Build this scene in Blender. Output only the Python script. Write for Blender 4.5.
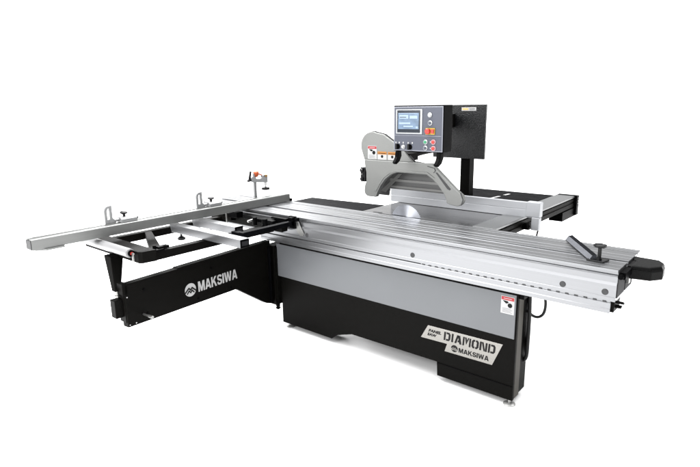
import bpy, bmesh, math, random
from mathutils import Vector, Matrix
random.seed(4)
S = bpy.context.scene
for o in list(bpy.data.objects): bpy.data.objects.remove(o)

# ---------------------------------------------------------------- camera
cam = bpy.data.objects.new('camera', bpy.data.cameras.new('camera'))
S.collection.objects.link(cam); S.camera = cam
CX, CY, CZ = 0.54602, -2.52478, 1.61299
r = Vector((0.76866838, 0.63948541, -0.01439906)); u = Vector((-0.13703222, 0.18661903, 0.97282861)); f = Vector((-0.62479685, 0.74580945, -0.23107826))
cam.matrix_world = Matrix(((r.x, u.x, -f.x, CX), (r.y, u.y, -f.y, CY), (r.z, u.z, -f.z, CZ), (0, 0, 0, 1)))
cam.data.sensor_width = 36; cam.data.lens = 532.746/700*36; cam.data.clip_end = 500; cam.data.clip_start = .05

# ---------------------------------------------------------------- studio light
W = bpy.data.worlds.new('World'); S.world = W; W.use_nodes = True
nt = W.node_tree; bg = nt.nodes['Background']; bg.inputs['Strength'].default_value = 1.0
# a white studio cove behind and beside the machine, a dim ceiling and a dim room behind the photographer
tcw = nt.nodes.new('ShaderNodeTexCoord')
def wrange(src, a, b, lo, hi):
    n = nt.nodes.new('ShaderNodeMapRange'); n.interpolation_type = 'SMOOTHSTEP'
    for k, v in (('From Min', a), ('From Max', b), ('To Min', lo), ('To Max', hi)): n.inputs[k].default_value = v
    nt.links.new(src, n.inputs['Value']); return n.outputs[0]
def wdot(v):
    n = nt.nodes.new('ShaderNodeVectorMath'); n.operation = 'DOT_PRODUCT'; n.inputs[1].default_value = v
    nt.links.new(tcw.outputs['Generated'], n.inputs[0]); return n.outputs['Value']
wm = nt.nodes.new('ShaderNodeMath'); wm.operation = 'MULTIPLY'
nt.links.new(wrange(wdot((0, 0, 1)), .19, .25, .56, .06), wm.inputs[0]); nt.links.new(wrange(wdot((-.5, .85, 0)), -.45, .12, .28, 1), wm.inputs[1])
wc = nt.nodes.new('ShaderNodeCombineXYZ')
wa = nt.nodes.new('ShaderNodeMath'); wa.operation = 'ADD'   # added bright dome overhead, lifts the floor to white
nt.links.new(wm.outputs[0], wa.inputs[0]); nt.links.new(wrange(wdot((0, 0, 1)), .60, .80, 0, 2.3), wa.inputs[1])
for k in range(3): nt.links.new(wa.outputs[0], wc.inputs[k])
nt.links.new(wc.outputs[0], bg.inputs['Color'])
def softbox(name, loc, target, sx, sy, power, col=(1, 1, 1)):
    l = bpy.data.lights.new(name, 'AREA'); l.shape = 'RECTANGLE'; l.size = sx; l.size_y = sy; l.energy = power; l.color = col
    o = bpy.data.objects.new(name, l); S.collection.objects.link(o); o.location = loc
    o.rotation_euler = (Vector(target)-Vector(loc)).to_track_quat('-Z', 'Y').to_euler()
softbox('softbox_overhead', (-2.9, .4, 3.8), (-1.7, .2, .8), 3.0, 2.4, 110)
softbox('added_fill_left_back', (-6.4, 2.3, 3.7), (-2.2, .2, .88), 3.4, 1.6, 125)  # added unseen lamp, brightens the left end of the table top
softbox('softbox_camera_side', (-2.9, -4.1, 2.4), (-1.9, 0, .7), 2.6, 1.8, 96)
S.view_settings.view_transform = 'Standard'; S.view_settings.look = 'None'; S.view_settings.gamma = 1
S.view_settings.exposure = 1.40
S.render.engine = 'CYCLES'

# ---------------------------------------------------------------- materials
def mat(name, col, rough=.5, metal=0, spec=.5, bump=0, bscale=80, bd=.002, var=0, vscale=(6, 6, 6), brushed=None, emit=0, trans=0, alpha=1, rvar=0):
    if 'floor' not in name: col = tuple(c*.645 for c in col); spec *= .65
    m = bpy.data.materials.new(name); m.use_nodes = True; n = m.node_tree.nodes; L = m.node_tree.links
    p = n['Principled BSDF']; p.inputs['Base Color'].default_value = (*col, 1); p.inputs['Roughness'].default_value = rough
    p.inputs['Metallic'].default_value = metal; p.inputs['Specular IOR Level'].default_value = spec
    if emit: p.inputs['Emission Color'].default_value = (*col, 1); p.inputs['Emission Strength'].default_value = emit
    if trans: p.inputs['Transmission Weight'].default_value = trans
    if alpha < 1: p.inputs['Alpha'].default_value = alpha
    tc = n.new('ShaderNodeTexCoord')
    def noise(scale, mp, detail=4):
        mpn = n.new('ShaderNodeMapping'); mpn.inputs['Scale'].default_value = mp; L.new(tc.outputs['Object'], mpn.inputs['Vector'])
        t = n.new('ShaderNodeTexNoise'); t.inputs['Scale'].default_value = scale; t.inputs['Detail'].default_value = detail
        L.new(mpn.outputs[0], t.inputs['Vector']); return t.outputs['Fac']
    fac = None
    if brushed: fac = noise(1, brushed, 3); amt = var or .12
    elif var: fac = noise(1, vscale, 5); amt = var
    if fac is not None:
        mr = n.new('ShaderNodeMapRange'); mr.inputs['From Min'].default_value = .3; mr.inputs['From Max'].default_value = .7
        mr.inputs['To Min'].default_value = 1-amt; mr.inputs['To Max'].default_value = 1+amt; L.new(fac, mr.inputs['Value'])
        mx = n.new('ShaderNodeVectorMath'); mx.operation = 'SCALE'; mx.inputs[0].default_value = col; L.new(mr.outputs[0], mx.inputs['Scale'])
        L.new(mx.outputs[0], p.inputs['Base Color'])
        mr2 = n.new('ShaderNodeMapRange'); mr2.inputs['From Min'].default_value = .3; mr2.inputs['From Max'].default_value = .7
        mr2.inputs['To Min'].default_value = max(.03, rough-(rvar or .05)); mr2.inputs['To Max'].default_value = rough+(rvar or .05)
        L.new(fac, mr2.inputs['Value']); L.new(mr2.outputs[0], p.inputs['Roughness'])
    if bump:
        b = n.new('ShaderNodeBump'); b.inputs['Strength'].default_value = bump; b.inputs['Distance'].default_value = bd
        L.new(noise(bscale, (1, 1, 1), 3), b.inputs['Height']); L.new(b.outputs[0], p.inputs['Normal'])
    return m
M = {}
M['alu'] = mat('brushed_aluminium_along_x', (.285, .29, .30), .29, .8, brushed=(.5, 170, 170), var=.02, rvar=.008)
M['aluy'] = mat('brushed_aluminium_along_y', (.235, .24, .245), .36, .75, brushed=(170, .5, 170), var=.02, rvar=.008)
M['satin'] = mat('satin_anodised_fence', (.42, .43, .45), .38, .25, brushed=(.5, 150, 150), var=.02, rvar=.01)
M['castalu'] = mat('light_cast_aluminium', (.36, .365, .37), .4, .4, bump=.2, bscale=250)
M['anod'] = mat('anodised_grey', (.25, .255, .25), .42, .6, brushed=(60, 1.2, 60), var=.06)
M['black'] = mat('black_powder_coat', (.0032, .0030, .0026), .5, 0, .05, bump=.25, bscale=700)
M['blacks'] = mat('satin_black', (.0020, .0020, .0022), .4, 0, .03)
M['hammer'] = mat('black_hammertone', (.007, .0075, .0085), .32, 0, .38, bump=1.0, bscale=110, bd=.006, var=.5, vscale=(120, 120, 120))
M['tableblack'] = mat('black_table_coating', (.0022, .0023, .003), .5, 0, .03, bump=.4, bscale=400, var=.25, vscale=(9, 9, 9))
M['olive'] = mat('brown_side_reflection', (.042, .037, .028), .5, 0, .2)  # brown-grey reflection on the cabinet side, put into the base colour
M['door'] = mat('grey_paint', (.152, .158, .167), .42, 0, .3, bump=.08, bscale=300, var=.03, vscale=(3, 3, 3))
M['iron'] = mat('ground_cast_iron', (.195, .195, .20), .17, .9, brushed=(3, 12, 3), var=.05, rvar=.04)
M['guard'] = mat('warm_grey_paint', (.212, .216, .209), .36, .3, .5, bump=.3, bscale=350, var=.03, vscale=(8, 8, 8))
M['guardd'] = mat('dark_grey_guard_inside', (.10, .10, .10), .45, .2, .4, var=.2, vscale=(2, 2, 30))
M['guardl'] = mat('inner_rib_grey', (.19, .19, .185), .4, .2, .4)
M['face'] = mat('blue_grey_panel', (.085, .092, .118), .45, 0, .3, var=.05, vscale=(20, 20, 20))
M['facel'] = mat('panel_edge_line', (.24, .25, .29), .4)
M['bezel'] = mat('silver_bezel', (.36, .37, .38), .3, .5)
M['plate'] = mat('brushed_nameplate', (.26, .252, .236), .26, .95, brushed=(4, 300, 300), var=.025)
M['ink'] = mat('black_print', (.008, .008, .008), .5, 0, .15)
M['white'] = mat('white_print', (.46, .46, .46), .5)
M['whiteplastic'] = mat('white_plastic', (.55, .55, .56), .3)
M['roller'] = mat('white_roller', (.34, .34, .345), .28, .3)
M['footm'] = mat('bright_zinc', (.5, .5, .49), .35, .6)
M['chrome'] = mat('chrome', (.55, .55, .55), .12, 1)
M['steel'] = mat('zinc_steel', (.34, .34, .33), .32, .9)
M['red'] = mat('red_print', (.36, .012, .02), .5)
M['redp'] = mat('red_plastic', (.5, .03, .02), .3)
M['pink'] = mat('pale_red_ring', (.42, .26, .29), .4)
M['yellow'] = mat('yellow_plastic', (.5, .34, .02), .4)
M['orange'] = mat('orange_plastic', (.52, .09, .02), .35)
M['orangep'] = mat('orange_print', (.42, .17, .03), .5)
M['green'] = mat('green_plastic', (.03, .26, .12), .35)
M['grey'] = mat('grey_print', (.17, .17, .18), .5)
M['brass'] = mat('brass', (.45, .27, .12), .3, .9)
M['blade'] = mat('saw_blade_steel', (.50, .515, .56), .33, 1)
M['gap'] = mat('dark_slot', (.02, .02, .022), .6, 0, .1)
M['slotg'] = mat('dark_grey_and_slot_shade', (.045, .045, .047), .5, .2)  # dark grey of caps and rim; paints the shade in slots too
M['rubber'] = mat('black_rubber', (.008, .008, .008), .45, 0, .25)
M['knob'] = mat('black_plastic', (.007, .007, .008), .3, 0, .3)
M['scr_d'] = mat('screen_dark', (.008, .013, .022), .2, 0, .4, emit=.1)
M['scr_b'] = mat('screen_blue', (.10, .15, .22), .25, emit=.3, var=.3, vscale=(18, 18, 30))
M['scr_l'] = mat('screen_pale', (.24, .31, .40), .25, emit=.3)
M['handlep'] = mat('push_handle_plastic', (.0035, .0035, .0035), .4, 0, .10, bump=.3, bscale=250)

n_ = M['blade'].node_tree; tg = n_.nodes.new('ShaderNodeTangent'); tg.direction_type = 'RADIAL'; tg.axis = 'Y'
n_.links.new(tg.outputs[0], n_.nodes['Principled BSDF'].inputs['Tangent']); n_.nodes['Principled BSDF'].inputs['Anisotropic'].default_value = .9; n_.nodes['Principled BSDF'].inputs['Anisotropic Rotation'].default_value = .25
# ---------------------------------------------------------------- builders
BASE = Vector((-1.37, .45, 0))
class MB:
    def __init__(s): s.bm = bmesh.new(); s.mi = 0
    def _f(s, vs):
        try: fc = s.bm.faces.new(vs); fc.material_index = s.mi; return fc
        except ValueError: return None
    def m(s, i): s.mi = i; return s
    def hexa(s, P):
        v = [s.bm.verts.new(p) for p in P]
        for q in ((0, 3, 2, 1), (4, 5, 6, 7), (0, 1, 5, 4), (1, 2, 6, 5), (2, 3, 7, 6), (3, 0, 4, 7)): s._f([v[i] for i in q])
        return s
    def box(s, x0, x1, y0, y1, z0, z1):
        return s.hexa([(x0, y0, z0), (x1, y0, z0), (x1, y1, z0), (x0, y1, z0), (x0, y0, z1), (x1, y0, z1), (x1, y1, z1), (x0, y1, z1)])
    def obox(s, c, ax, ay, az, hx, hy, hz):
        c = Vector(c); ax = Vector(ax).normalized()*hx; ay = Vector(ay).normalized()*hy; az = Vector(az).normalized()*hz
        return s.hexa([c-ax-ay-az, c+ax-ay-az, c+ax+ay-az, c-ax+ay-az, c-ax-ay+az, c+ax-ay+az, c+ax+ay+az, c-ax+ay+az])
    def prism(s, poly, plane, a, b):
        def P(p, t):
            if plane == 'x': return (t, p[0], p[1])
            if plane == 'y': return (p[0], t, p[1])
            return (p[0], p[1], t)
        A = [s.bm.verts.new(P(p, a)) for p in poly]; B = [s.bm.verts.new(P(p, b)) for p in poly]
        s._f(A); s._f(B[::-1]); n = len(poly)
        for i in range(n): s._f([A[i], A[(i+1) % n], B[(i+1) % n], B[i]])
        return s
    def vprism(s, pts, d):
        d = Vector(d); A = [s.bm.verts.new(p) for p in pts]; B = [s.bm.verts.new(Vector(p)+d) for p in pts]
        s._f(A); s._f(B[::-1]); n = len(pts)
        for i in range(n): s._f([A[i], A[(i+1) % n], B[(i+1) % n], B[i]])
        return s
    def cyl(s, p0, p1, r0, r1=None, n=24):
        r1 = r0 if r1 is None else r1
        p0 = Vector(p0); p1 = Vector(p1); d = (p1-p0).normalized(); a = d.orthogonal().normalized(); b = d.cross(a)
        A = []; B = []
        for i in range(n):
            t = 2*math.pi*i/n; e = a*math.cos(t)+b*math.sin(t)
            A.append(s.bm.verts.new(p0+e*r0)); B.append(s.bm.verts.new(p1+e*r1))
        s._f(A[::-1]); s._f(B)
        for i in range(n): s._f([A[i], A[(i+1) % n], B[(i+1) % n], B[i]])
        return s
    def tube(s, pts, r, n=10, smooth=6):
        P = [Vector(p) for p in pts]
        Q = []
        for i in range(len(P)-1):
            p0 = P[max(i-1, 0)]; p1 = P[i]; p2 = P[i+1]; p3 = P[min(i+2, len(P)-1)]
            for k in range(smooth):
                t = k/smooth
                Q.append(.5*((2*p1)+(p2-p0)*t+(2*p0-5*p1+4*p2-p3)*t*t+(3*p1-p0-3*p2+p3)*t**3))
        Q.append(P[-1]); rings = []; a = None
        for i, q in enumerate(Q):
            d = (Q[min(i+1, len(Q)-1)]-Q[max(i-1, 0)]).normalized()
            a = d.orthogonal().normalized() if a is None else (a-d*a.dot(d)).normalized()
            b = d.cross(a)
            rr = r(i/(len(Q)-1)) if callable(r) else r
            rings.append([s.bm.verts.new(q+(a*math.cos(2*math.pi*k/n)+b*math.sin(2*math.pi*k/n))*rr) for k in range(n)])
        for A, B in zip(rings, rings[1:]):
            for k in range(n): s._f([A[k], A[(k+1) % n], B[(k+1) % n], B[k]])
        s._f(rings[0][::-1]); s._f(rings[-1]); return s
    def lathe(s, c, prof, n=28, axis='z'):
        rings = []
        for (rr, h) in prof:
            ring = []
            for k in range(n):
                t = 2*math.pi*k/n; a, b = rr*math.cos(t), rr*math.sin(t)
                p = {'z': (a, b, h), 'y': (a, h, b), 'x': (h, a, b)}[axis]
                ring.append(s.bm.verts.new(Vector(c)+Vector(p)))
            rings.append(ring)
        for A, B in zip(rings, rings[1:]):
            for k in range(n): s._f([A[k], A[(k+1) % n], B[(k+1) % n], B[k]])
        s._f(rings[0][::-1]); s._f(rings[-1]); return s
    def split(s, name, *a, **k):
        todo = set(s.bm.verts); out = []
        while todo:
            st = [todo.pop()]; isl = set(st)
            while st:
                v = st.pop()
                for e in v.link_edges:
                    w = e.other_vert(v)
                    if w not in isl: isl.add(w); st.append(w)
            todo -= isl
            nb = MB(); mp = {v: nb.bm.verts.new(v.co) for v in isl}
            for fc in {fc for v in isl for fc in v.link_faces}:
                g = nb.bm.faces.new([mp[v] for v in fc.verts]); g.material_index = fc.material_index
            out.append(nb.build(name, *a, **k))
        return out
    def build(s, name, mats, parent=None, bevel=.0015, smooth=False, base=None, label=None, seg=2):
        bmesh.ops.recalc_face_normals(s.bm, faces=s.bm.faces)
        off = base if base is not None else (BASE if parent is not None else Vector((0, 0, 0)))
        bmesh.ops.translate(s.bm, verts=s.bm.verts, vec=-off)
        me = bpy.data.meshes.new(name); s.bm.to_mesh(me); s.bm.free()
        for mm in ([mats] if not isinstance(mats, (list, tuple)) else mats): me.materials.append(M[mm])
        o = bpy.data.objects.new(name, me); S.collection.objects.link(o)
        if parent is not None: o.parent = parent
        if smooth:
            for p in me.polygons: p.use_smooth = True
            me.set_sharp_from_angle(angle=math.radians(35))
        if bevel:
            b = o.modifiers.new('bevel', 'BEVEL'); b.width = bevel; b.segments = seg; b.limit_method = 'ANGLE'; b.angle_limit = math.radians(40); b.harden_normals = False
        if label: o['label'] = label
        return o
def arc(cx, cy, r, a0, a1, n=10, ry=None):
    ry = r if ry is None else ry
    return [(cx+r*math.cos(math.radians(a0+(a1-a0)*i/n)), cy+ry*math.sin(math.radians(a0+(a1-a0)*i/n))) for i in range(n+1)]
def add_text(name, body, origin, ex, ey, w, h, m, parent, thick=.0012, bold=.03, shear=0):
    """lettering: ex = reading direction, ey = up; scaled to w x h metres"""
    c = bpy.data.curves.new(name, 'FONT'); c.body = body; c.size = 1; c.offset = bold; c.shear = shear; c.resolution_u = 4; c.space_character = 1.02
    t = bpy.data.objects.new(name+'_src', c); S.collection.objects.link(t)
    dg = bpy.context.evaluated_depsgraph_get(); me = bpy.data.meshes.new_from_object(t.evaluated_get(dg))
    bpy.data.objects.remove(t); bpy.data.curves.remove(c)
    xs = [v.co.x for v in me.vertices]; ys = [v.co.y for v in me.vertices]
    x0, x1, y0, y1 = min(xs), max(xs), min(ys), max(ys)
    ex = Vector(ex).normalized(); ey = Vector(ey).normalized(); nz = ex.cross(ey)
    bm = bmesh.new(); bm.from_mesh(me)
    for v in bm.verts:
        v.co = Vector(origin)+ex*((v.co.x-x0)/(x1-x0)*w)+ey*((v.co.y-y0)/(y1-y0)*h)
    g = bmesh.ops.extrude_face_region(bm, geom=list(bm.faces))
    bmesh.ops.translate(bm, verts=[v for v in g['geom'] if isinstance(v, bmesh.types.BMVert)], vec=nz*thick)
    mb = MB(); mb.bm.free(); mb.bm = bm
    bpy.data.meshes.remove(me)
    return mb.build(name, m, parent, bevel=0)
def emblem(name, c, ex, ey, R, m_disc, m_mark, parent):
    ex = Vector(ex).normalized(); ey = Vector(ey).normalized(); nz = ex.cross(ey); c = Vector(c)
    mb = MB(); mb.m(0).cyl(c, c+nz*.0012, R, n=40)
    mb.m(1)
    def strip(pts, wd):
        for (a, b) in zip(pts, pts[1:]):
            A = Vector(a); B = Vector(b); d = (B-A).normalized(); n = Vector((-d.y, d.x))*wd/2
            q = [A+n-d*wd*.3, A-n-d*wd*.3, B-n+d*wd*.3, B+n+d*wd*.3]
            mb.vprism([c+nz*.0014+ex*(p.x*R)+ey*(p.y*R) for p in q], nz*.0008)
    strip([(-.92, -.25), (-.52, .12), (-.28, .30), (0.02, -.02), (.30, .28), (.55, .05), (.92, -.28)], .23)
    strip([(-.62, -.50), (-.28, -.10), (.0, -.42), (.28, -.12), (.60, -.50)], .20)
    return mb.build(name, [m_disc, m_mark], parent, bevel=0)

# ---------------------------------------------------------------- setting
g = MB(); g.prism(arc(0, 0, 60, 0, 360-7.5, 47), 'z', -.05, 0)
M['floor'] = mat('white_studio_floor', (.9, .9, .9), .7, 0, .2)
gr = g.build('ground', 'floor', bevel=0); gr['kind'] = 'structure'

# ---------------------------------------------------------------- the machine
saw = bpy.data.objects.new('panel_saw', None); S.collection.objects.link(saw); saw.location = BASE
saw['label'] = 'large black and silver sliding table panel saw with blade guard and control console'
saw['category'] = 'panel saw'

# cabinet under the sliding table
YF = .04
cab = MB()
cab.prism([(-2.277, .036), (-1.785, .036), (-1.735, .075), (-1.60, .118), (-.941, .124), (-.937, .036), (-.466, .036), (-.466, .664), (-2.277, .664)], 'y', YF, .06)
cab.box(-2.277, -1.79, .06, .2, .04, .66); cab.box(-.93, -.56, .06, .2, .04, .66); cab.box(-1.79, -.93, .06, .2, .126, .66)
cab.box(-1.80, -.86, .34, .93, .03, .852)
cab.box(-2.2, -.56, .2, .34, .3, .69)
cabinet = cab.build('cabinet', 'black', saw, bevel=.002)
MB().box(-2.308, -.474, .033, YF-.0005, .399, .646).build('front_panel', 'door', cabinet, bevel=.003)
sd = MB(); sd.box(-.565, -.4665, .0605, .125, .04, .655); sd.build('side_plate', 'olive', cabinet, bevel=.002)
sd = MB(); sd.box(-.56, -.474, .1255, .225, .04, .64); sd.build('side_recess', 'black', cabinet)
MB().box(-.936, -.47, YF-.0035, YF-.0003, .118, .122).build('seam', 'blacks', cabinet, bevel=0)

# nameplate
pl = [(-1.005, .342), (-.535, .352), (-.591, .214), (-.889, .209), (-.874, .259), (-1.053, .254)]
np_ = MB(); np_.prism(pl, 'y', YF-.003, YF-.0003); nameplate = np_.build('nameplate', 'plate', cabinet, bevel=.0006)
YN = YF-.0033
GL = {  # stencil letters on a unit cell, black strokes
 'D': [[(0, 0), (.26, 0), (.26, 1), (0, 1)], [(.36, .8), (.66, .8), (.72, .74), (.72, .26), (.66, .2), (.36, .2), (.36, 0), (.8, 0), (1, .2), (1, .8), (.8, 1), (.36, 1)]],
 'I': [[(.1, 0), (.8, 0), (.8, 1), (.1, 1)]],
 'A': [[(0, 0), (.26, 0), (.56, 1), (.3, 1)], [(.62, 1), (.72, 1), (1, 0), (.72, 0), (.42, .9)], [(.42, .2), (.66, .2), (.6, .42), (.48, .42)]],
 'M': [[(0, 0), (.2, 0), (.2, 1), (0, 1)], [(.8, 0), (1, 0), (1, 1), (.8, 1)], [(.24, 1), (.42, 1), (.56, .45), (.46, .15)], [(.76, 1), (.6, 1), (.53, .7), (.6, .5)]],
 'O': [[(.44, 1), (.18, 1), (0, .8), (0, .2), (.18, 0), (.44, 0), (.44, .2), (.34, .2), (.28, .26), (.28, .74), (.34, .8), (.44, .8)], [(.56, 1), (.82, 1), (1, .8), (1, .2), (.82, 0), (.56, 0), (.56, .2), (.66, .2), (.72, .26), (.72, .74), (.66, .8), (.56, .8)]],
 'N': [[(0, 0), (.24, 0), (.24, 1), (0, 1)], [(.76, 0), (1, 0), (1, 1), (.76, 1)], [(.28, 1), (.46, 1), (.72, .2), (.72, 0), (.58, 0), (.28, .85)]],
}
GB = {  # heavy grotesque capitals
 'M': (1.15, [[(0, 0), (.2, 0), (.2, 1), (0, 1)], [(.8, 0), (1, 0), (1, 1), (.8, 1)], [(.2, 1), (.2, .62), (.40, 0), (.5, 0), (.5, .34), (.30, 1)], [(.8, 1), (.8, .62), (.60, 0), (.5, 0), (.5, .34), (.70, 1)]]),
 'A': (1.05, [[(0, 0), (.25, 0), (.5, .78), (.5, 1), (.34, 1)], [(1, 0), (.75, 0), (.5, .78), (.5, 1), (.66, 1)], [(.27, .18), (.73, .18), (.67, .38), (.33, .38)]]),
 'K': (1.0, [[(0, 0), (.25, 0), (.25, 1), (0, 1)], [(.25, .30), (.25, .60), (.66, 1), (.98, 1)], [(.40, .52), (.56, .68), (1, 0), (.70, 0)]]),
 'S': (.92, [[(.98, .80), (.86, .95), (.66, 1), (.34, 1), (.12, .93), (.02, .76), (.05, .58), (.20, .47), (.62, .37), (.73, .28), (.68, .20), (.55, .17), (.38, .18), (.28, .24), (.25, .33), (0, .31), (.04, .14), (.18, .03), (.40, 0), (.66, 0), (.90, .07), (1, .24), (.97, .42), (.82, .53), (.42, .62), (.28, .69), (.32, .80), (.46, .83), (.62, .82), (.72, .72)]]),
 'I': (.28, [[(0, 0), (1, 0), (1, 1), (0, 1)]]),
 'W': (1.4, [[(0, 1), (.19, 1), (.29, .30), (.29, 0), (.17, 0)], [(.29, 0), (.29, .30), (.42, 1), (.5, 1), (.5, .62), (.37, 0)], [(1, 1), (.81, 1), (.71, .30), (.71, 0), (.83, 0)], [(.71, 0), (.71, .30), (.58, 1), (.5, 1), (.5, .62), (.63, 0)]]),
}
def heavy_text(body, origin, ex, ey, w, h, m, parent, thick=.001):
    ex = Vector(ex).normalized(); ey = Vector(ey).normalized(); nz = ex.cross(ey); gap = .105
    tot = sum(GB[c][0] for c in body)+gap*(len(body)-1); k = w/tot; x = 0; b = MB(); o = Vector(origin)
    for c in body:
        wd = GB[c][0]*k
        for poly in GB[c][1]: b.vprism([o+ex*(x+p[0]*wd)+ey*(p[1]*h) for p in poly], nz*thick)
        x += wd+gap*k
    return b.build('lettering', m, parent, bevel=0)
lt = MB(); x = -.897
for ch, wd in zip('DIAMOND', (.042, .016, .045, .050, .042, .045, .042)):
    for poly in GL[ch]:
        pts = []
        for (a, b) in poly:
            zz = .279+b*.052+(x+.895)*.012; xx = x+a*wd+b*.004
            pts.append((xx, zz))
        lt.prism(pts, 'y', YN-.001, YN)
    x += wd+.0062
lt.build('lettering', 'ink', cabinet, bevel=0)
add_text('lettering', 'PANEL', (-1.000, YN, .303), (1, 0, .012), (0.25, 0, 1), .085, .019, 'ink', cabinet, thick=.0008, bold=.045)
add_text('lettering', 'SAW', (-1.008, YN, .278), (1, 0, .012), (0.25, 0, 1), .06, .019, 'ink', cabinet, thick=.0008, bold=.045)
heavy_text('MAKSIWA', (-.797, YN, .2285), (1, 0, .012), (0, 0, 1), .185, .028, 'ink', cabinet)
emblem('emblem', (-.825, YN, .2435), (1, 0, .01), (0, 0, 1), .021, 'ink', 'plate', cabinet)

# warning label on the front panel
def danger_label(x0, x1, z0, z1, y, parent, name='warning_label', lab=None):
    w = x1-x0; h = z1-z0; b = MB()
    b.m(0).box(x0, x1, y-.0008, y, z0, z1)
    b.m(1).box(x0+w*.03, x1-w*.03, y-.0014, y-.0008, z1-h*.22, z1-h*.03)
    b.m(0).box(x0+w*.2, x1-w*.2, y-.0018, y-.0014, z1-h*.14, z1-h*.11)
    b.m(2).prism(arc(x0+w*.68, z1-h*.50, w*.17, 0, 345, 20), 'y', y-.0014, y-.0008)
    b.m(2).prism([(x0+w*.12, z1-h*.26), (x0+w*.5, z1-h*.27), (x0+w*.58, z1-h*.36), (x0+w*.38, z1-h*.42)], 'y', y-.0014, y-.0008)
    for k in range(4): b.m(3).box(x0+w*.12, x0+w*(.85-.1*(k % 2)), y-.0013, y-.0008, z0+h*(.08+k*.07), z0+h*(.10+k*.07))
    return b.build(name, ['white', 'red', 'ink', 'grey'], parent, bevel=0, label=lab)
danger_label(-.556, -.482, .535, .632, .0325, cabinet)

# levelling feet
def foot(x, y, rr, h):
    b = MB(); b.lathe((x, y, 0), [(rr, .001), (rr, .006), (rr*.75, .011), (.008, .013), (.008, h)], smooth and 28 or 28)
    b.build('levelling_foot', 'footm', saw, bevel=0, smooth=True)
smooth = True
for (x, y) in ((-.49, .062), (-2.23, .075), (-.60, .19), (-2.2, .19), (-1.75, .45), (-.92, .45), (-1.75, .86), (-.92, .86)): foot(x, y, .033, .045)

# hoses and cable at the right end
h = MB(); h.tube([(-.455, .17, .63), (-.452, .175, .5), (-.455, .185, .35), (-.462, .19, .24), (-.50, .2, .2)], .010)
h.tube([(-.468, .195, .63), (-.462, .2, .45), (-.47, .205, .3), (-.5, .21, .22)], .009)
h.split('hose', 'rubber', saw, bevel=0, smooth=True)
h = MB(); h.tube([(-.412, .22, .655), (-.398, .232, .61), (-.392, .24, .55), (-.40, .24, .50), (-.425, .235, .475), (-.452, .22, .482), (-.47, .2, .51)], .0075, smooth=8)
h.build('cable', 'rubber', saw, bevel=0, smooth=True)
h = MB(); h.box(-.50, -.44, .05, .13, .625, .655); h.cyl((-.44, .09, .64), (-.425, .09, .64), .008)
h.build('cable_clamp', 'blacks', saw)

# ---------------------------------------------------------------- sliding table
XL, XR, TW, ZT = -3.13, 0.0, .435, .88
prof = [(0, .7285), (0, .748), (.001, .749), (.001, .751), (0, .752), (0, .806), (.009, .818), (.009, .846), (.004, .854), (.012, .857), (.012, .866), (.0, .869), (0, .88)]
def slot(y, w, d): return [(y, ZT), (y, ZT-d), (y+w, ZT-d), (y+w, ZT)]
prof += slot(.030, .003, .003)+slot(.085, .004, .004)
prof += [(.150, ZT), (.150, .872), (.156, .872), (.156, .858), (.182, .858), (.182, .872), (.188, .872), (.188, ZT)]
prof += slot(.235, .004, .004)+slot(.29, .003, .003)+slot(.36, .010, .008)+slot(.41, .003, .003)
prof += [(TW, ZT), (TW, .872), (.385, .866), (.33, .85), (.31, .80), (.30, .7285)]
st = MB(); st.prism(prof, 'x', XL, XR); sliding = st.build('sliding_table', 'alu', saw, bevel=.0006, seg=1)
# dark plates standing in for the shade in the right end's hollow chambers
e = MB()
e.prism([(.012, .745), (.012, .84), (.03, .856), (.14, .856), (.14, .745)], 'x', XR, XR+.003)
e.prism([(.155, .745), (.155, .845), (.30, .845), (.288, .745)], 'x', XR, XR+.003)
e.build('end_cap', 'gap', sliding, bevel=.0005)
for (x, z) in ((-.046, .770), (-.237, .768), (-1.096, .768), (-1.953, .766)):
    b = MB(); b.lathe((x, 0, z), [(.0150, .001), (.0150, -.001), (.012, -.002), (.0115, -.0012), (.004, -.0012)], axis='y'); b.build('screw_cap', 'slotg', sliding, bevel=0, smooth=True)
# lower guide rail
lr = MB(); lr.prism([(0, .669), (0, .690), (.002, .692), (.002, .719), (.006, .723), (.12, .723), (.12, .669)], 'x', -2.44, -.018)
rail = lr.build('guide_rail', 'alu', saw, bevel=.0008, seg=1)
b = MB()
b.box(-2.42, -1.04, .008, .11, .7232, .7283)
b.build('slide_gap', 'gap', rail, bevel=0)
b = MB(); b.box(-1.04, -.02, .003, .11, .7232, .7283); b.build('rail_lip', 'alu', rail, bevel=0)
b = MB()
k = -1.03
while k < -.05:
    b.box(k, k+.015, -.0022, .004, .7225, .7290); k += .0425
b.split('rack_notch', 'slotg', rail, bevel=0)
b = MB(); b.box(-.02, .028, .03, .045, .716, .724); b.box(-.02, .024, .07, .085, .700, .708); b.box(-.02, .02, .035, .06, .69, .70); b.box(-.018, -.004, .01, .115, .674, .726)
b.split('guide_pin', 'black', rail)
b = MB(); b.box(-.012, .014, .17, .20, .775, .83); b.build('stop_tab', 'steel', sliding)
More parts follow.
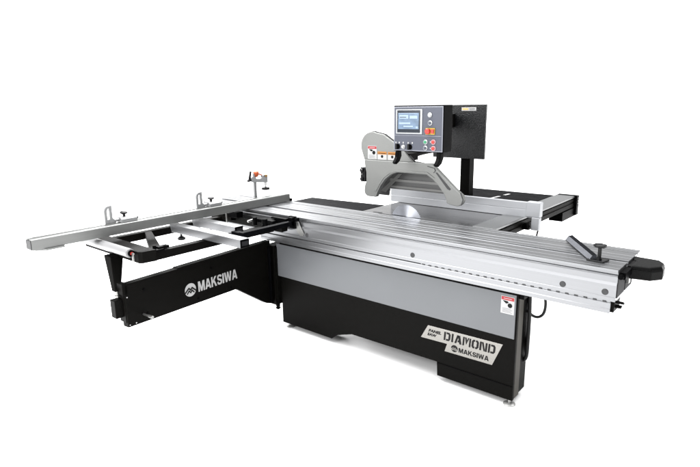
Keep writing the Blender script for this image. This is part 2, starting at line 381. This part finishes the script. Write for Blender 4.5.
# push handle
b = MB()
pts = [(.018, .135), (.105, .150), (.145, .205), (.140, .28), (.112, .325), (-.02, .335), (.0, .27), (.018, .26)]
b.prism(pts, 'z', .810, .856)
cxp, cyp = .05, .235
lo_ = [b.bm.verts.new((x, y, .8561)) for x, y in pts]; hi_ = [b.bm.verts.new((cxp+(x-cxp)*.90, cyp+(y-cyp)*.92, .874)) for x, y in pts]
b._f(hi_); b._f(lo_[::-1])
for i in range(8): b._f([lo_[i], lo_[(i+1) % 8], hi_[(i+1) % 8], hi_[i]])
b.prism([(.0035, .15), (.03, .15), (.03, .30), (.0035, .30)], 'z', .81, .87)
hd = b.build('push_handle', 'handlep', sliding, bevel=.005, seg=3)
b = MB(); b.box(.004, .03, .02, .13, .835, .868); b.cyl((.012, .02, .85), (.012, .0, .85), .012); b.cyl((.004, .36, .85), (.03, .36, .85), .012)
b.split('handle_bracket', 'blacks', sliding)

# ---------------------------------------------------------------- saw table, blade
t = MB(); t.box(-1.826, -.948, .4395, 1.15, .852, .877); table = t.build('saw_table', 'iron', saw)
b = MB(); b.box(-1.68, -1.10, .446, .452, .8765, .8785); b.build('table_slot', 'gap', table, bevel=0)
b = MB(); b.obox((-1.705, .475, .8775), (1, .03, 0), (0, 1, 0), (0, 0, 1), .035, .010, .0008); b.build('table_recess', 'slotg', table, bevel=0)
t = MB()
t.bm.free(); t.bm = bmesh.new()
n = 60; R0 = .127; cb = Vector((-1.443, .449, .838)); ring0 = []; ring1 = []
for i in range(n):
    for rr, da in ((R0, 0), (R0*.955, .03)):
        a = 2*math.pi*(i/n)+da
        ring0.append(t.bm.verts.new((cb.x+rr*math.cos(a), cb.y-.0012, cb.z+rr*math.sin(a)))); ring1.append(t.bm.verts.new((cb.x+rr*math.cos(a), cb.y+.0012, cb.z+rr*math.sin(a))))
t._f(ring0); t._f(ring1[::-1])
for i in range(len(ring0)): t._f([ring0[i], ring0[(i+1) % len(ring0)], ring1[(i+1) % len(ring0)], ring1[i]])
bl = t.build('saw_blade', 'blade', saw, bevel=0, base=cb); bl.location = cb-BASE
# left extension table
b = MB(); b.prism([(-2.535, .440), (-1.829, .440), (-1.829, .722), (-2.535, .665)], 'z', .853, .879); b.build('extension_table', 'tableblack', saw)
# rear right extension table
b = MB(); b.box(-1.72, -.952, .96, 1.885, .846, .881); ext = b.build('extension_table', 'tableblack', saw)
b = MB(); b.obox((-1.296, 1.50, .8815), (.1, .9, 0), (1, -.1, 0), (0, 0, 1), .085, .012, .0008)
b.obox((-1.275, 1.70, .8815), (.1, .9, 0), (1, -.1, 0), (0, 0, 1), .04, .012, .0008); b.split('scale_label', 'white', ext, bevel=0)
# fence rail
b = MB(); b.m(0).box(-.945, -.80, .44, 1.935, .866, .8815); b.m(1).box(-.93, -.806, .44, 1.935, .79, .866); b.m(0).box(-.806, -.799, .44, 1.93, .868, .8785)
b.m(1).box(-.806, -.800, .44, 1.93, .84, .858)
b.m(1).box(-.806, -.800, .44, 1.93, .792, .825)
b.build('fence_rail', ['aluy', 'black'], saw)
b = MB(); b.box(-.94, -.778, 1.936, 1.985, .725, .884); b.box(-.90, -.795, 1.66, 1.98, .715, .785); b.build('rail_end_bracket', 'blacks', saw)
b = MB()
for z in (.865, .84, .82): b.cyl((-.778, 1.955, z), (-.775, 1.955, z), .004, n=10)
b.split('bolt', 'white', saw, bevel=0)
# rip fence
YR = .895
b = MB(); b.prism([(YR, .8795), (YR, .93), (YR+.002, .932), (YR, .934), (YR, .980), (YR+.035, .980), (YR+.035, .8795)], 'x', -1.89, -.742); rip = b.build('rip_fence', 'satin', saw, bevel=.001)
b = MB(); b.box(-.735-.052, -.695, YR-.006, YR+.05, .886, .986); b.box(-.745, -.693, YR-.012, YR+.03, .80, .886); b.build('fence_head', 'satin', rip, bevel=.004)
b = MB(); b.cyl((-.765, YR-.02, .828), (-.75, YR-.04, .828), .012); b.box(-.80, -.755, YR-.02, YR+.02, .80, .84); b.build('locking_knob', 'blacks', rip)
b = MB(); b.tube([(-.70, .90, .81), (-.70, .87, .76), (-.705, .84, .66), (-.71, .82, .5)], .006); b.build('cable', 'rubber', saw, bevel=0, smooth=True)

# ---------------------------------------------------------------- blade guard
G0 = .400
up = [(-1.797, 1.262)]+[(-1.797, 1.33)]+arc(-1.700, 1.348, .098, 172, 78, 10)+[(-1.60, 1.432), (-1.575, 1.428), (-1.50, 1.375), (-1.43, 1.318), (-1.36, 1.262)]
up = [(-1.765, 1.255)]+arc(-1.697, 1.350, .097, 195, 70, 12)+[(-1.60, 1.430), (-1.585, 1.421), (-1.50, 1.372), (-1.43, 1.320), (-1.36, 1.256)]
low = [(-1.755, 1.257), (-1.748, 1.21), (-1.738, 1.17), (-1.738, 1.11), (-1.752, 1.075)]+arc(-1.717, 1.043, .040, 170, 262, 6)+[(-1.655, 1.003)]
low += [(-1.640, 1.04), (-1.612, 1.09), (-1.575, 1.135), (-1.530, 1.168), (-1.480, 1.186), (-1.25, 1.186), (-1.205, 1.160), (-1.16, 1.12), (-1.120, 1.072), (-1.105, 1.04), (-1.100, 1.018)]
low += [(-1.075, 1.010)]+arc(-1.030, 1.048, .043, 265, 400, 9)+[(-1.045, 1.112), (-1.215, 1.257)]
b = MB(); b.prism(up, 'y', G0, G0+.018); guard = b.build('blade_guard', 'guard', saw, bevel=.004, seg=3)
b = MB(); b.prism(low, 'y', G0-.014, G0+.022); b.build('guard_shell', 'guard', guard, bevel=.004, seg=3)
# dark rear rim of the upper plate
b = MB(); b.prism([(x+.004, z+.004) for x, z in up], 'y', G0+.0185, G0+.028); b.build('guard_rim', 'slotg', guard, bevel=.001)
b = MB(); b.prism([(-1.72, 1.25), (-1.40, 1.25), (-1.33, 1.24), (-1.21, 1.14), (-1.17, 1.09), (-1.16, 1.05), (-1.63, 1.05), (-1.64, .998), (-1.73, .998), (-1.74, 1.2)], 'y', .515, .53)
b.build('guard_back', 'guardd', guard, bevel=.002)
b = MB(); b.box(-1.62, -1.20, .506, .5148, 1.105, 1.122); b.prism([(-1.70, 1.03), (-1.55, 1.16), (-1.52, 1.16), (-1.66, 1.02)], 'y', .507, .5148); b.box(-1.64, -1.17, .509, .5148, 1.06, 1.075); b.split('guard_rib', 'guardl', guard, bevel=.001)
# relief line, slot in the arm, end cap
b = MB()
b.prism([(-1.185, 1.205), (-1.172, 1.205), (-1.072, 1.108), (-1.080, 1.100), (-1.098, 1.108)], 'y', G0-.0155, G0-.014)
b.prism([(-1.245, 1.238), (-1.195, 1.228), (-1.188, 1.215), (-1.200, 1.202), (-1.196, 1.200), (-1.180, 1.216), (-1.190, 1.232), (-1.243, 1.243)], 'y', G0-.0155, G0-.014)
b.prism([(-1.008, 1.09), (-.99, 1.05), (-1.0, 1.015), (-.996, 1.012), (-.984, 1.05), (-1.0, 1.094)], 'y', G0-.0155, G0-.013)
b.split('guard_slot', 'slotg', guard, bevel=0)
b = MB(); b.prism([(x, z) for x, z in [(-1.672, 1.05), (-1.64, 1.10), (-1.6, 1.148), (-1.545, 1.186), (-1.49, 1.203), (-1.245, 1.203), (-1.185, 1.168), (-1.25, 1.192), (-1.48, 1.192), (-1.535, 1.176), (-1.585, 1.142), (-1.62, 1.095), (-1.65, 1.045)]], 'y', G0-.018, G0-.014)
b.build('arch_rim', 'guard', guard, bevel=.0015)
# black knob bracket at its left
b = MB(); b.box(-1.800, -1.760, G0+.0, G0+.05, 1.10, 1.20); b.box(-1.79, -1.745, G0+.01, G0+.04, 1.13, 1.17); b.cyl((-1.785, G0-.012, 1.18), (-1.785, G0, 1.18), .014); b.cyl((-1.785, G0-.012, 1.12), (-1.785, G0, 1.12), .012)
b.build('hinge_bracket', 'knob', guard, bevel=.003)
b = MB()
for z in (1.188, 1.155, 1.105): b.cyl((-1.776, G0-.017, z), (-1.776, G0-.012, z), .005, n=10)
b.split('bolt', 'steel', guard, bevel=0)
danger_label(-1.732, -1.655, 1.262, 1.352, G0-.0005, guard)
def orange_label(x0, x1, z0, z1):
    b = MB(); y = G0-.0005
    b.m(0).box(x0, x1, y-.0008, y, z0, z1); b.m(1).box(x0, x1, y-.0014, y-.0008, z1-(z1-z0)*.36, z1)
    b.m(2).box(x0+.006, x1-.006, y-.0018, y-.0014, z1-.014, z1-.010)
    b.m(2).prism(arc((x0+x1)/2, z0+.022, .010, 0, 330, 10), 'y', y-.0013, y-.0008)
    b.build('caution_label', ['white', 'orangep', 'ink'], guard, bevel=0)
orange_label(-1.648, -1.572, 1.262, 1.317); orange_label(-1.562, -1.49, 1.262, 1.317)
# arm that carries the guard
b = MB(); b.tube([(-1.50, .50, 1.28), (-1.52, .75, 1.30), (-1.55, 1.05, 1.30)], .03, n=16); b.box(-1.60, -1.40, .418, .52, 1.262, 1.31)
b.build('guard_arm', 'black', guard, bevel=.002, smooth=True)

# ---------------------------------------------------------------- control console
C0 = .28
b = MB(); b.box(-1.432, -1.074, C0+.002, C0+.105, 1.338, 1.617); con = b.build('control_console', 'blacks', saw, bevel=.004)
b = MB(); b.m(1).box(-1.428, -1.078, C0-.002, C0+.0015, 1.342, 1.610); b.m(0).box(-1.422, -1.084, C0-.004, C0-.002, 1.348, 1.604); b.m(1).box(-1.42, -1.086, C0-.0052, C0-.004, 1.434, 1.437)
b.build('control_face', ['face', 'facel'], con, bevel=.0006)
Y = C0-.004
b = MB(); b.m(0).box(-1.408, -1.218, Y-.004, Y, 1.446, 1.594); b.m(1).box(-1.398, -1.232, Y-.006, Y-.004, 1.454, 1.588)
b.m(2).box(-1.390, -1.240, Y-.0068, Y-.006, 1.475, 1.572); b.m(3).box(-1.388, -1.25, Y-.0076, Y-.0068, 1.568, 1.571)
b.m(3).box(-1.382, -1.315, Y-.0074, Y-.0068, 1.538, 1.560); b.m(3).box(-1.305, -1.25, Y-.0074, Y-.0068, 1.538, 1.556); b.m(3).box(-1.382, -1.30, Y-.0074, Y-.0068, 1.505, 1.515)
b.m(1).box(-1.378, -1.33, Y-.0080, Y-.0074, 1.545, 1.549); b.m(3).box(-1.26, -1.246, Y-.0074, Y-.0068, 1.48, 1.492); b.m(3).box(-1.35, -1.28, Y-.0074, Y-.0068, 1.488, 1.496)
b.build('screen', ['bezel', 'scr_d', 'scr_b', 'scr_l'], con, bevel=0)
def button(x, z, R, m_ring, m_cap, hgt=.01, name='button'):
    b = MB(); b.m(0).lathe((x, Y, z), [(R, 0), (R, -hgt*.5), (R*.75, -hgt*.6)], axis='y'); b.m(1).lathe((x, Y, z), [(R*.62, -hgt*.3), (R*.62, -hgt), (R*.4, -hgt*1.15)], axis='y')
    b.build(name, [m_ring, m_cap], con, bevel=0, smooth=True)
button(-1.165, 1.560, .015, 'bezel', 'whiteplastic'); button(-1.162, 1.513, .015, 'bezel', 'face')
b = MB(); b.m(0).box(-1.192, -1.128, Y-.004, Y, 1.445, 1.483); b.m(0).box(-1.150, -1.128, Y-.006, Y-.004, 1.445, 1.483); b.m(1).lathe((-1.172, Y-.004, 1.464), [(.014, 0), (.014, -.006), (.017, -.009), (.017, -.015), (.013, -.018)], axis='y')
b.m(1).box(-1.152, -1.132, Y-.012, Y-.006, 1.451, 1.477)
b.build('emergency_stop', ['yellow', 'redp'], con, bevel=0, smooth=True)
button(-1.192, 1.400, .015, 'bezel', 'green'); button(-1.192, 1.364, .015, 'bezel', 'face')
button(-1.137, 1.401, .016, 'pink', 'redp'); button(-1.136, 1.363, .016, 'pink', 'redp')
b = MB()
for z in (1.401, 1.363): b.box(-1.162, -1.155, Y-.001, Y, z-.003, z+.003)
for x in (-1.41, -1.385, -1.355, -1.318, -1.288): b.box(x-.004, x+.004, Y-.001, Y, 1.386, 1.396)
b.split('printed_symbol', 'white', con, bevel=0)
for x in (-1.396, -1.306):
    b = MB(); b.m(0).lathe((x, Y, 1.366), [(.017, 0), (.017, -.005), (.012, -.006)], axis='y'); b.m(1).box(x-.007, x+.005, Y-.022, Y-.004, 1.349, 1.384)
    b.build('selector_knob', ['blacks', 'knob'], con, bevel=.001)
button(-1.352, 1.366, .014, 'bezel', 'whiteplastic', .014, name='push_button')
# hooks below the console
def hook(x, parent, s=1.0):
    b = MB()
    pts = [(C0+.01, 1.337), (C0+.012, 1.30), (C0-.01, 1.275), (C0-.04, 1.262*1.0)]
    b.vprism([(x, C0+.03, 1.338), (x, C0-.005, 1.338), (x, C0-.012, 1.300), (x, C0-.040, 1.266), (x, C0-.022, 1.255), (x, C0+.012, 1.272), (x, C0+.034, 1.305)], (.024*s, 0, 0))
    b.build('handle_hook', 'blacks', parent, bevel=.004, seg=3)
hook(-1.415, con); hook(-1.115, con, 1.2)
# black arm, electrical board and post behind
b = MB(); b.obox((-1.42, .80, 1.50), (-.28, .9, 0), (.9, .28, 0), (0, 0, 1), .44, .035, .05); b.build('console_arm', 'black', saw, bevel=.003)
b = MB(); b.box(-1.70, -1.258, 1.205, 1.230, 1.214, 1.617); b.box(-1.69, -1.40, 1.230, 1.306, 1.25, 1.60); bd = b.build('electrical_cabinet', 'hammer', saw, bevel=.004)
b = MB(); b.m(0).box(-1.455, -1.335, 1.2035, 1.2045, 1.572, 1.598); b.m(1).box(-1.448, -1.40, 1.2025, 1.2034, 1.578, 1.592); b.m(2).box(-1.39, -1.345, 1.2025, 1.2034, 1.580, 1.584); b.m(2).box(-1.39, -1.345, 1.2025, 1.2034, 1.588, 1.591)
b.build('rating_plate', ['white', 'brass', 'grey'], bd, bevel=0)
b = MB(); b.box(-1.505, -1.425, 1.306, 1.386, .882, 1.5); b.build('post', 'black', saw, bevel=.004)

# ---------------------------------------------------------------- swing arm
A = Vector((-2.35, .03)); B = Vector((-2.25, -1.165)); dA = (A-B).normalized(); LA = (A-B).length; nA = Vector((dA.y, -dA.x))  # outward (+x)
def AP(s, z, o=0): q = B+dA*s+nA*o; return Vector((q.x, q.y, z))
b = MB(); b.vprism([AP(.0, .405), AP(.83, .392), AP(1.115, .198), (AP(LA-.02, .175)), AP(LA-.02, .655), AP(0, .655)], -Vector((nA.x, nA.y, 0))*.05)
b.vprism([AP(.0, .655), AP(LA-.02, .655), AP(LA-.02, .6665), AP(.37, .6665), AP(.36, .661), AP(0, .661)], -Vector((nA.x, nA.y, 0))*.05)
b.vprism([AP(-.012, .60), AP(.02, .60), AP(.02, .668), AP(-.012, .668)], -Vector((nA.x, nA.y, 0))*.05)
swing = b.build('swing_arm', 'black', saw, bevel=.002)
heavy_text('MAKSIWA', AP(.505, .4700, .0005), (dA.x, dA.y, 0), (0, 0, 1), .335, .068, 'white', swing)
emblem('emblem', AP(.443, .502, .0005), (dA.x, dA.y, 0), (0, 0, 1), .043, 'white', 'ink', swing)
b = MB()
for s, z in ((.12, .60), (.62, .60), (.50, .425), (.78, .42), (.13, .45)): b.cyl(AP(s, z, 0), AP(s, z, .004), .008, n=12)
b.split('bolt', 'blacks', swing, bevel=0)
b = MB(); b.cyl(AP(.10, .455, 0), AP(.10, .455, .05), .006); b.cyl(AP(.10, .455, .05), AP(.10, .455, .09), .0085); b.build('handle_rod', 'steel', swing, bevel=.001, smooth=True)
b = MB()
for z in (.585, .418): b.cyl(AP(.01, z, 0), AP(.01, z, .003), .0035, n=10)
b.cyl(AP(.05, .418, 0), AP(.05, .418, .003), .004, n=10)
b.split('screw', 'white', swing, bevel=0)
# block at its outer end carrying the leg
b = MB(); b.box(-2.335, -2.280, -1.215, -1.14, .465, .572); b.box(-2.33, -2.26, -1.17, -1.15, .43, .64); blk = b.build('arm_end_block', 'black', saw, bevel=.003)
b = MB(); b.cyl((-2.308, -1.195, .458), (-2.308, -1.195, .475), .010, n=6); b.build('nut', 'steel', blk, bevel=0)
def frus(b, x, y, z0, x1, y1, z1, h0, h1):
    return b.hexa([(x-h0, y-h0, z0), (x+h0, y-h0, z0), (x+h0, y+h0, z0), (x-h0, y+h0, z0), (x1-h1, y1-h1, z1), (x1+h1, y1-h1, z1), (x1+h1, y1+h1, z1), (x1-h1, y1+h1, z1)])
b = MB(); frus(b, -2.308, -1.182, .620, -2.475, -1.095, .785, .018, .040)
leg = b.build('support_leg', 'black', saw, bevel=.002)
b = MB(); b.cyl((-2.308, -1.182, .58), (-2.308, -1.182, .625), .009); b.cyl((-2.308, -1.182, .586), (-2.308, -1.182, .594), .016, n=6); b.build('leg_rod', 'steel', leg, bevel=0, smooth=True)
# hinge between arm and cabinet
b = MB(); b.box(-2.40, -2.31, .01, .12, .17, .63); b.box(-2.345, -2.30, .02, .16, .20, .62); b.cyl((-2.335, .05, .145), (-2.335, .05, .175), .016); b.cyl((-2.335, .05, .122), (-2.335, .05, .140), .010); b.cyl((-2.335, .05, .13), (-2.335, .05, .136), .020)
b.build('arm_hinge', 'black', saw, bevel=.002)
b = MB(); b.box(-2.352, -2.322, -.022, -.012, .20, .62); b.build('hinge_strip', 'tableblack', saw, bevel=.001)

# ---------------------------------------------------------------- outrigger frame
b = MB()
b.box(-2.86, -2.205, -1.085, -.99, .775, .842); b.prism([(-2.205, -1.085), (-2.188, -1.07), (-2.175, -.99), (-2.205, -.99)], 'z', .775, .842)
b.box(-2.25, -2.2, -.99, -.075, .770, .82)
b.box(-2.785, -2.735, -.99, -.075, .770, .82)
b.vprism([(-2.735, -.745, .778), (-2.735, -.695, .778), (-2.25, -.91, .778), (-2.25, -.985, .778)], (0, 0, .040))
b.box(-2.86, -2.12, -.075, -.02, .775, .83)
b.box(-2.86, -2.62, -.12, -.075, .80, .84)
frame = b.build('outrigger_frame', 'black', saw, bevel=.003)
b = MB(); b.cyl((-2.82, -1.116, .838), (-2.235, -1.116, .838), .026, n=40); roller = b.build('roller', 'roller', saw, bevel=.001, smooth=True)
b = MB(); b.m(0).cyl((-2.235, -1.110, .836), (-2.226, -1.110, .836), .019); b.m(1).cyl((-2.226, -1.110, .836), (-2.222, -1.110, .836), .009); b.m(2).cyl((-2.222, -1.110, .836), (-2.208, -1.110, .836), .006); b.m(2).box(-2.222, -2.214, -1.114, -1.106, .79, .83); b.build('roller_bearing', ['blacks', 'redp', 'steel'], roller, bevel=0)
b = MB(); b.cyl((-2.84, -1.112, .830), (-2.80, -1.110, .836), .008); b.cyl((-2.855, -1.118, .825), (-2.835, -1.115, .828), .015, n=8); b.build('roller_axle', 'steel', roller, bevel=0)
b = MB(); b.box(-2.27, -2.19, -.985, -.93, .82, .833); b.cyl((-2.23, -.97, .833), (-2.23, -.97, .853), .010); b.box(-2.25, -2.21, -.955, -.885, .826, .842); b.cyl((-2.20, -.92, .833), (-2.20, -.92, .85), .008); b.build('roller_clamp', 'blacks', frame)
# two grey support bars
def bar(x0, x1, y0, y1, z0, z1, kx):
    b = MB(); b.prism([(x0+.02, z0), (x1, z0), (x1, z1), (x0, z1)], 'y', y0, y1); o = b.build('support_bar', 'alu', saw, bevel=.001)
    b = MB(); b.m(0).box(x1, x1+.004, y0, y1, z0, z1); b.m(1).box(x1+.004, x1+.006, y0+.01, y1-.01, z0+.012, z1-.012); b.build('end_cap', ['blacks', 'gap'], o, bevel=.001)
    b = MB(); b.cyl((kx, (y0+y1)/2, z0-.03), (kx, (y0+y1)/2, z0), .008); b.lathe((kx, (y0+y1)/2, z0-.055), [(.014, 0), (.026, .006), (.026, .018), (.012, .028)], n=10); b.build('star_knob', 'knob', o, bevel=0, smooth=True)
bar(-2.60, -1.865, -.640, -.575, .822, .872, -2.52)
bar(-2.645, -2.165, -.440, -.375, .822, .872, -2.47)
# square tube to the sliding table with its clamp bracket
b = MB(); b.box(-2.09, -2.05, -.47, -.02, .825, .855); b.box(-2.165, -2.09, -.47, -.43, .828, .852)
b.build('cross_tube', 'tableblack', saw, bevel=.002)
b = MB(); b.box(-2.105, -2.045, -.02, -.002, .80, .885); b.box(-2.085, -2.05, -.045, -.02, .815, .88); b.cyl((-2.03, -.03, .87), (-2.00, -.03, .87), .006); b.box(-2.02, -2.0, -.04, -.02, .86, .885); b.build('clamp_bracket', 'blacks', saw)
b = MB(); b.prism([(-2.10, .868), (-2.03, .858), (-1.975, .775), (-1.985, .755), (-2.01, .752), (-2.06, .80)], 'y', -.010, -.001); b.build('slide_bracket', 'steel', sliding, bevel=.001)
# clutter of stop hardware under the fence
b = MB(); b.box(-2.72, -2.55, -.12, -.06, .83, .872); b.box(-2.50, -2.20, -.10, -.05, .832, .858); b.box(-2.36, -2.14, -.14, -.11, .835, .862); b.cyl((-2.30, -.16, .82), (-2.30, -.16, .875), .016); b.cyl((-2.22, -.14, .82), (-2.22, -.14, .87), .02); b.box(-2.25, -2.10, -.055, -.025, .832, .868)
b.split('stop_bracket', 'blacks', frame, bevel=.002)
b = MB(); b.box(-2.575, -2.565, -.20, -.19, .80, .88); b.cyl((-2.34, -.19, .845), (-2.34, -.13, .85), .008); b.split('adjusting_screw', 'steel', frame, bevel=.001)

# ---------------------------------------------------------------- crosscut fence
FX, FW_, FY0, FY1, FZ0, FZ1 = -2.543, .075, -1.497, .413, .8835, .944
fp = [(FX, FZ0), (FX, FZ1-.004), (FX-.004, FZ1), (FX-.030, FZ1), (FX-.030, FZ1-.01), (FX-.042, FZ1-.01), (FX-.042, FZ1), (FX-.066, FZ1), (FX-.066, FZ1-.02), (FX-FW_, FZ1-.02), (FX-FW_, FZ0)]
b = MB(); b.prism(fp, 'y', FY0, FY1); fence = b.build('crosscut_fence', 'anod', saw, bevel=.0006, seg=1)
b = MB(); b.m(0).box(FX-FW_+.002, FX-.001, FY1, FY1+.005, FZ0+.002, FZ1-.002); b.m(0).box(FX-.02, FX+.01, FY1+.005, FY1+.02, FZ0-.001, FZ0+.02); b.build('end_cap', 'blacks', fence)
b = MB(); b.m(0).box(FX-FW_+.004, FX-.004, FY0-.004, FY0, FZ0+.003, FZ1-.006); b.build('end_cap', 'slotg', fence)
b = MB(); b.prism([(FX-.03, -1.475), (FX+.012, -1.43), (FX+.012, -1.335), (FX-.03, -1.32)], 'z', FZ0-.010, FZ0-.0005); b.build('slide_plate', 'anod', fence, bevel=.001)
b = MB(); b.box(FX-.0419, FX-.0301, FY0+.01, FY1-.01, FZ1-.0098, FZ1-.006); b.build('fence_slot', 'slotg', fence, bevel=0)
b = MB(); b.box(FX-.062, FX-.044, FY0+.02, FY1-.3, FZ1, FZ1+.0015)
b.build('scale_strip', 'steel', fence, bevel=0)
def stop(y):
    b = MB()
    x = FX-.05
    # flip arm: a tall open loop
    outer = [(y-.010, FZ1+.010), (y-.006, FZ1+.012), (y-.010, FZ1+.082)]+arc(y+.022, FZ1+.082, .032, 180, 95, 6, .030)+[(y+.038, FZ1+.112), (y+.040, FZ1+.035), (y+.055, FZ1+.020), (y+.055, FZ1+.003), (y-.010, FZ1+.003)]
    outer = [(y-.012, FZ1+.003), (y-.012, FZ1+.078)]+arc(y+.018, FZ1+.078, .030, 175, 95, 5, .033)+[(y+.036, FZ1+.112), (y+.036, FZ1+.035), (y+.055, FZ1+.018), (y+.055, FZ1+.003)]
    inner = [(y+.004, FZ1+.028), (y+.004, FZ1+.080), (y+.010, FZ1+.094), (y+.020, FZ1+.096), (y+.020, FZ1+.030)]
    # loop with a window, cut as one C-shaped outline closed by a hairline
    poly = outer+[(y+.012, FZ1+.003), (y+.012, inner[0][1])]+[inner[4], inner[3], inner[2], inner[1], inner[0]]+[(y+.0118, inner[0][1]), (y+.0118, FZ1+.003)]
    b.prism(poly, 'x', x-.006, x+.006)
    b.cyl((x, y+.045, FZ1+.018), (x, y+.075, FZ1+.018), .009)
    arm = b.build('flip_stop', 'castalu', fence, bevel=.001)
    b = MB(); b.prism([(x-.03, FZ1+.0005), (x+.035, FZ1+.0005), (x+.035, FZ1+.022), (x+.018, FZ1+.034), (x-.018, FZ1+.034), (x-.03, FZ1+.022)], 'y', y+.075, y+.175)
    b.cyl((x+.01, y+.175, FZ1+.018), (x+.01, y+.192, FZ1+.018), .012)
    b.build('stop_block', 'castalu', fence, bevel=.002)
    b = MB(); b.cyl((x, y+.11, FZ1+.034), (x, y+.11, FZ1+.048), .008); b.lathe((x, y+.11, FZ1+.046), [(.010, 0), (.022, .006), (.024, .013), (.016, .020), (.008, .021)], n=12); b.build('stop_knob', 'knob', fence, bevel=0, smooth=True)
stop(-1.055); stop(-.412)

# ---------------------------------------------------------------- hold-down clamp standing in the sliding table
KB = Vector((-2.66, .162, .8805))
clamp = bpy.data.objects.new('hold_down_clamp', None); S.collection.objects.link(clamp); clamp.location = KB
clamp['label'] = 'small silver hold-down clamp with orange knob standing behind the crosscut fence'; clamp['category'] = 'clamp'
kx, ky = KB.x, KB.y
b = MB(); b.box(kx-.007, kx+.007, ky-.014, ky-.003, .8805, 1.125); b.box(kx-.007, kx+.007, ky+.001, ky+.010, .8805, 1.115); b.box(kx-.004, kx+.004, ky-.004, ky+.002, .8805, 1.11); b.build('column', 'castalu', clamp, base=KB)
b = MB(); b.lathe((kx, ky-.005, .8805), [(.024, 0), (.024, .01), (.014, .014)]); b.build('base_nut', 'steel', clamp, base=KB, bevel=0, smooth=True)
b = MB(); b.prism([(ky-.042, 1.075), (ky-.028, 1.058), (ky+.118, 1.040), (ky+.125, 1.042), (ky+.125, 1.102), (ky+.07, 1.102), (ky+.066, 1.086), (ky+.05, 1.078), (ky+.02, 1.078), (ky+.0, 1.085), (ky-.01, 1.10), (ky-.03, 1.10), (ky-.042, 1.09)], 'x', kx-.009, kx+.010); b.build('clamp_arm', 'castalu', clamp, base=KB)
b = MB(); b.cyl((kx+.001, ky+.105, .998), (kx+.001, ky+.105, 1.045), .0065); b.cyl((kx+.001, ky+.105, 1.02), (kx+.001, ky+.105, 1.045), .010); b.build('spindle', 'chrome', clamp, base=KB, bevel=0, smooth=True)
b = MB(); b.lathe((kx+.001, ky+.105, .985), [(.030, 0), (.032, .008), (.028, .018), (.012, .022)]); b.build('pressure_pad', 'rubber', clamp, base=KB, bevel=0, smooth=True)
b = MB(); b.box(kx-.013, kx+.016, ky+.094, ky+.118, 1.086, 1.104); b.build('brass_cap', 'brass', clamp, base=KB)
b = MB(); b.lathe((kx, ky+.015, 1.095), [(.012, 0), (.020, .012), (.024, .025), (.022, .038), (.012, .046)], n=12); b.vprism([(kx-.006, ky+.03, 1.128), (kx-.006, ky+.075, 1.105), (kx-.006, ky+.07, 1.100), (kx-.006, ky+.03, 1.112)], (.012, 0, 0)); b.build('orange_knob', 'orange', clamp, base=KB, bevel=.001, smooth=True)
b = MB(); b.tube([(kx, ky-.055, 1.072), (kx, ky-.05, 1.09), (kx, ky-.04, 1.13), (kx, ky-.036, 1.142)], lambda t: .010-.003*t); b.cyl((kx, ky-.068, 1.072), (kx, ky-.03, 1.078), .010); b.build('lever', 'knob', clamp, base=KB, bevel=0, smooth=True)

# ---------------------------------------------------------------- edging shoe clamped near the right end of the sliding table
EB = Vector((-.13, .12, .8805))
shoe = bpy.data.objects.new('edging_shoe', None); S.collection.objects.link(shoe); shoe.location = EB
shoe['label'] = 'dark angled edging shoe with black hand knob at the right end of the sliding table'; shoe['category'] = 'edging shoe'
b = MB()
P0 = Vector((-.138, .095, .8812)); P1 = Vector((-.345, .385, .8812)); d = (P1-P0).normalized(); nn = Vector((-d.y, d.x, 0))
if nn.y < 0: nn = -nn
prof2 = [(-.018, .0), (-.016, .003), (-.002, .024), (.019, .028), (.020, .0)]
def PP(P, a, z): return P+nn*a+Vector((0, 0, z))
A_ = [b.bm.verts.new(PP(P0, a, z)) for a, z in prof2]; B_ = [b.bm.verts.new(PP(P1, a, z+.012)) for a, z in prof2]
b._f(A_); b._f(B_[::-1])
for i in range(5):
    b.mi = 0 if i == 1 else 1
    b._f([A_[i], A_[(i+1) % 5], B_[(i+1) % 5], B_[i]])
M['shoe_g'] = mat('blue_grey_table_reflection', (.085, .09, .105), .35, .5, var=.25, vscale=(25, 25, 25)); M['shoe_b'] = mat('blued_steel', (.003, .0035, .005), .45, 0, .06)  # shoe_g paints the table's reflection on the near face
b.build('shoe_bar', ['shoe_g', 'shoe_b'], shoe, base=EB, bevel=.0008)
b = MB(); b.vprism([(-.165, .085, .8812), (-.085, .075, .8812), (-.072, .135, .8812), (-.15, .150, .8812)], (0, 0, .007)); b.build('shoe_plate', 'knob', shoe, base=EB, bevel=.001)
b = MB(); b.cyl((-.112, .108, .888), (-.112, .108, .948), .0085); b.cyl((-.112, .108, .888), (-.112, .108, .896), .014, n=6); b.lathe((-.112, .108, .946), [(.010, 0), (.024, .003), (.030, .007), (.030, .015), (.024, .017), (.020, .013), (.006, .013)], n=16); b.build('hand_knob', 'knob', shoe, base=EB, bevel=0, smooth=True)
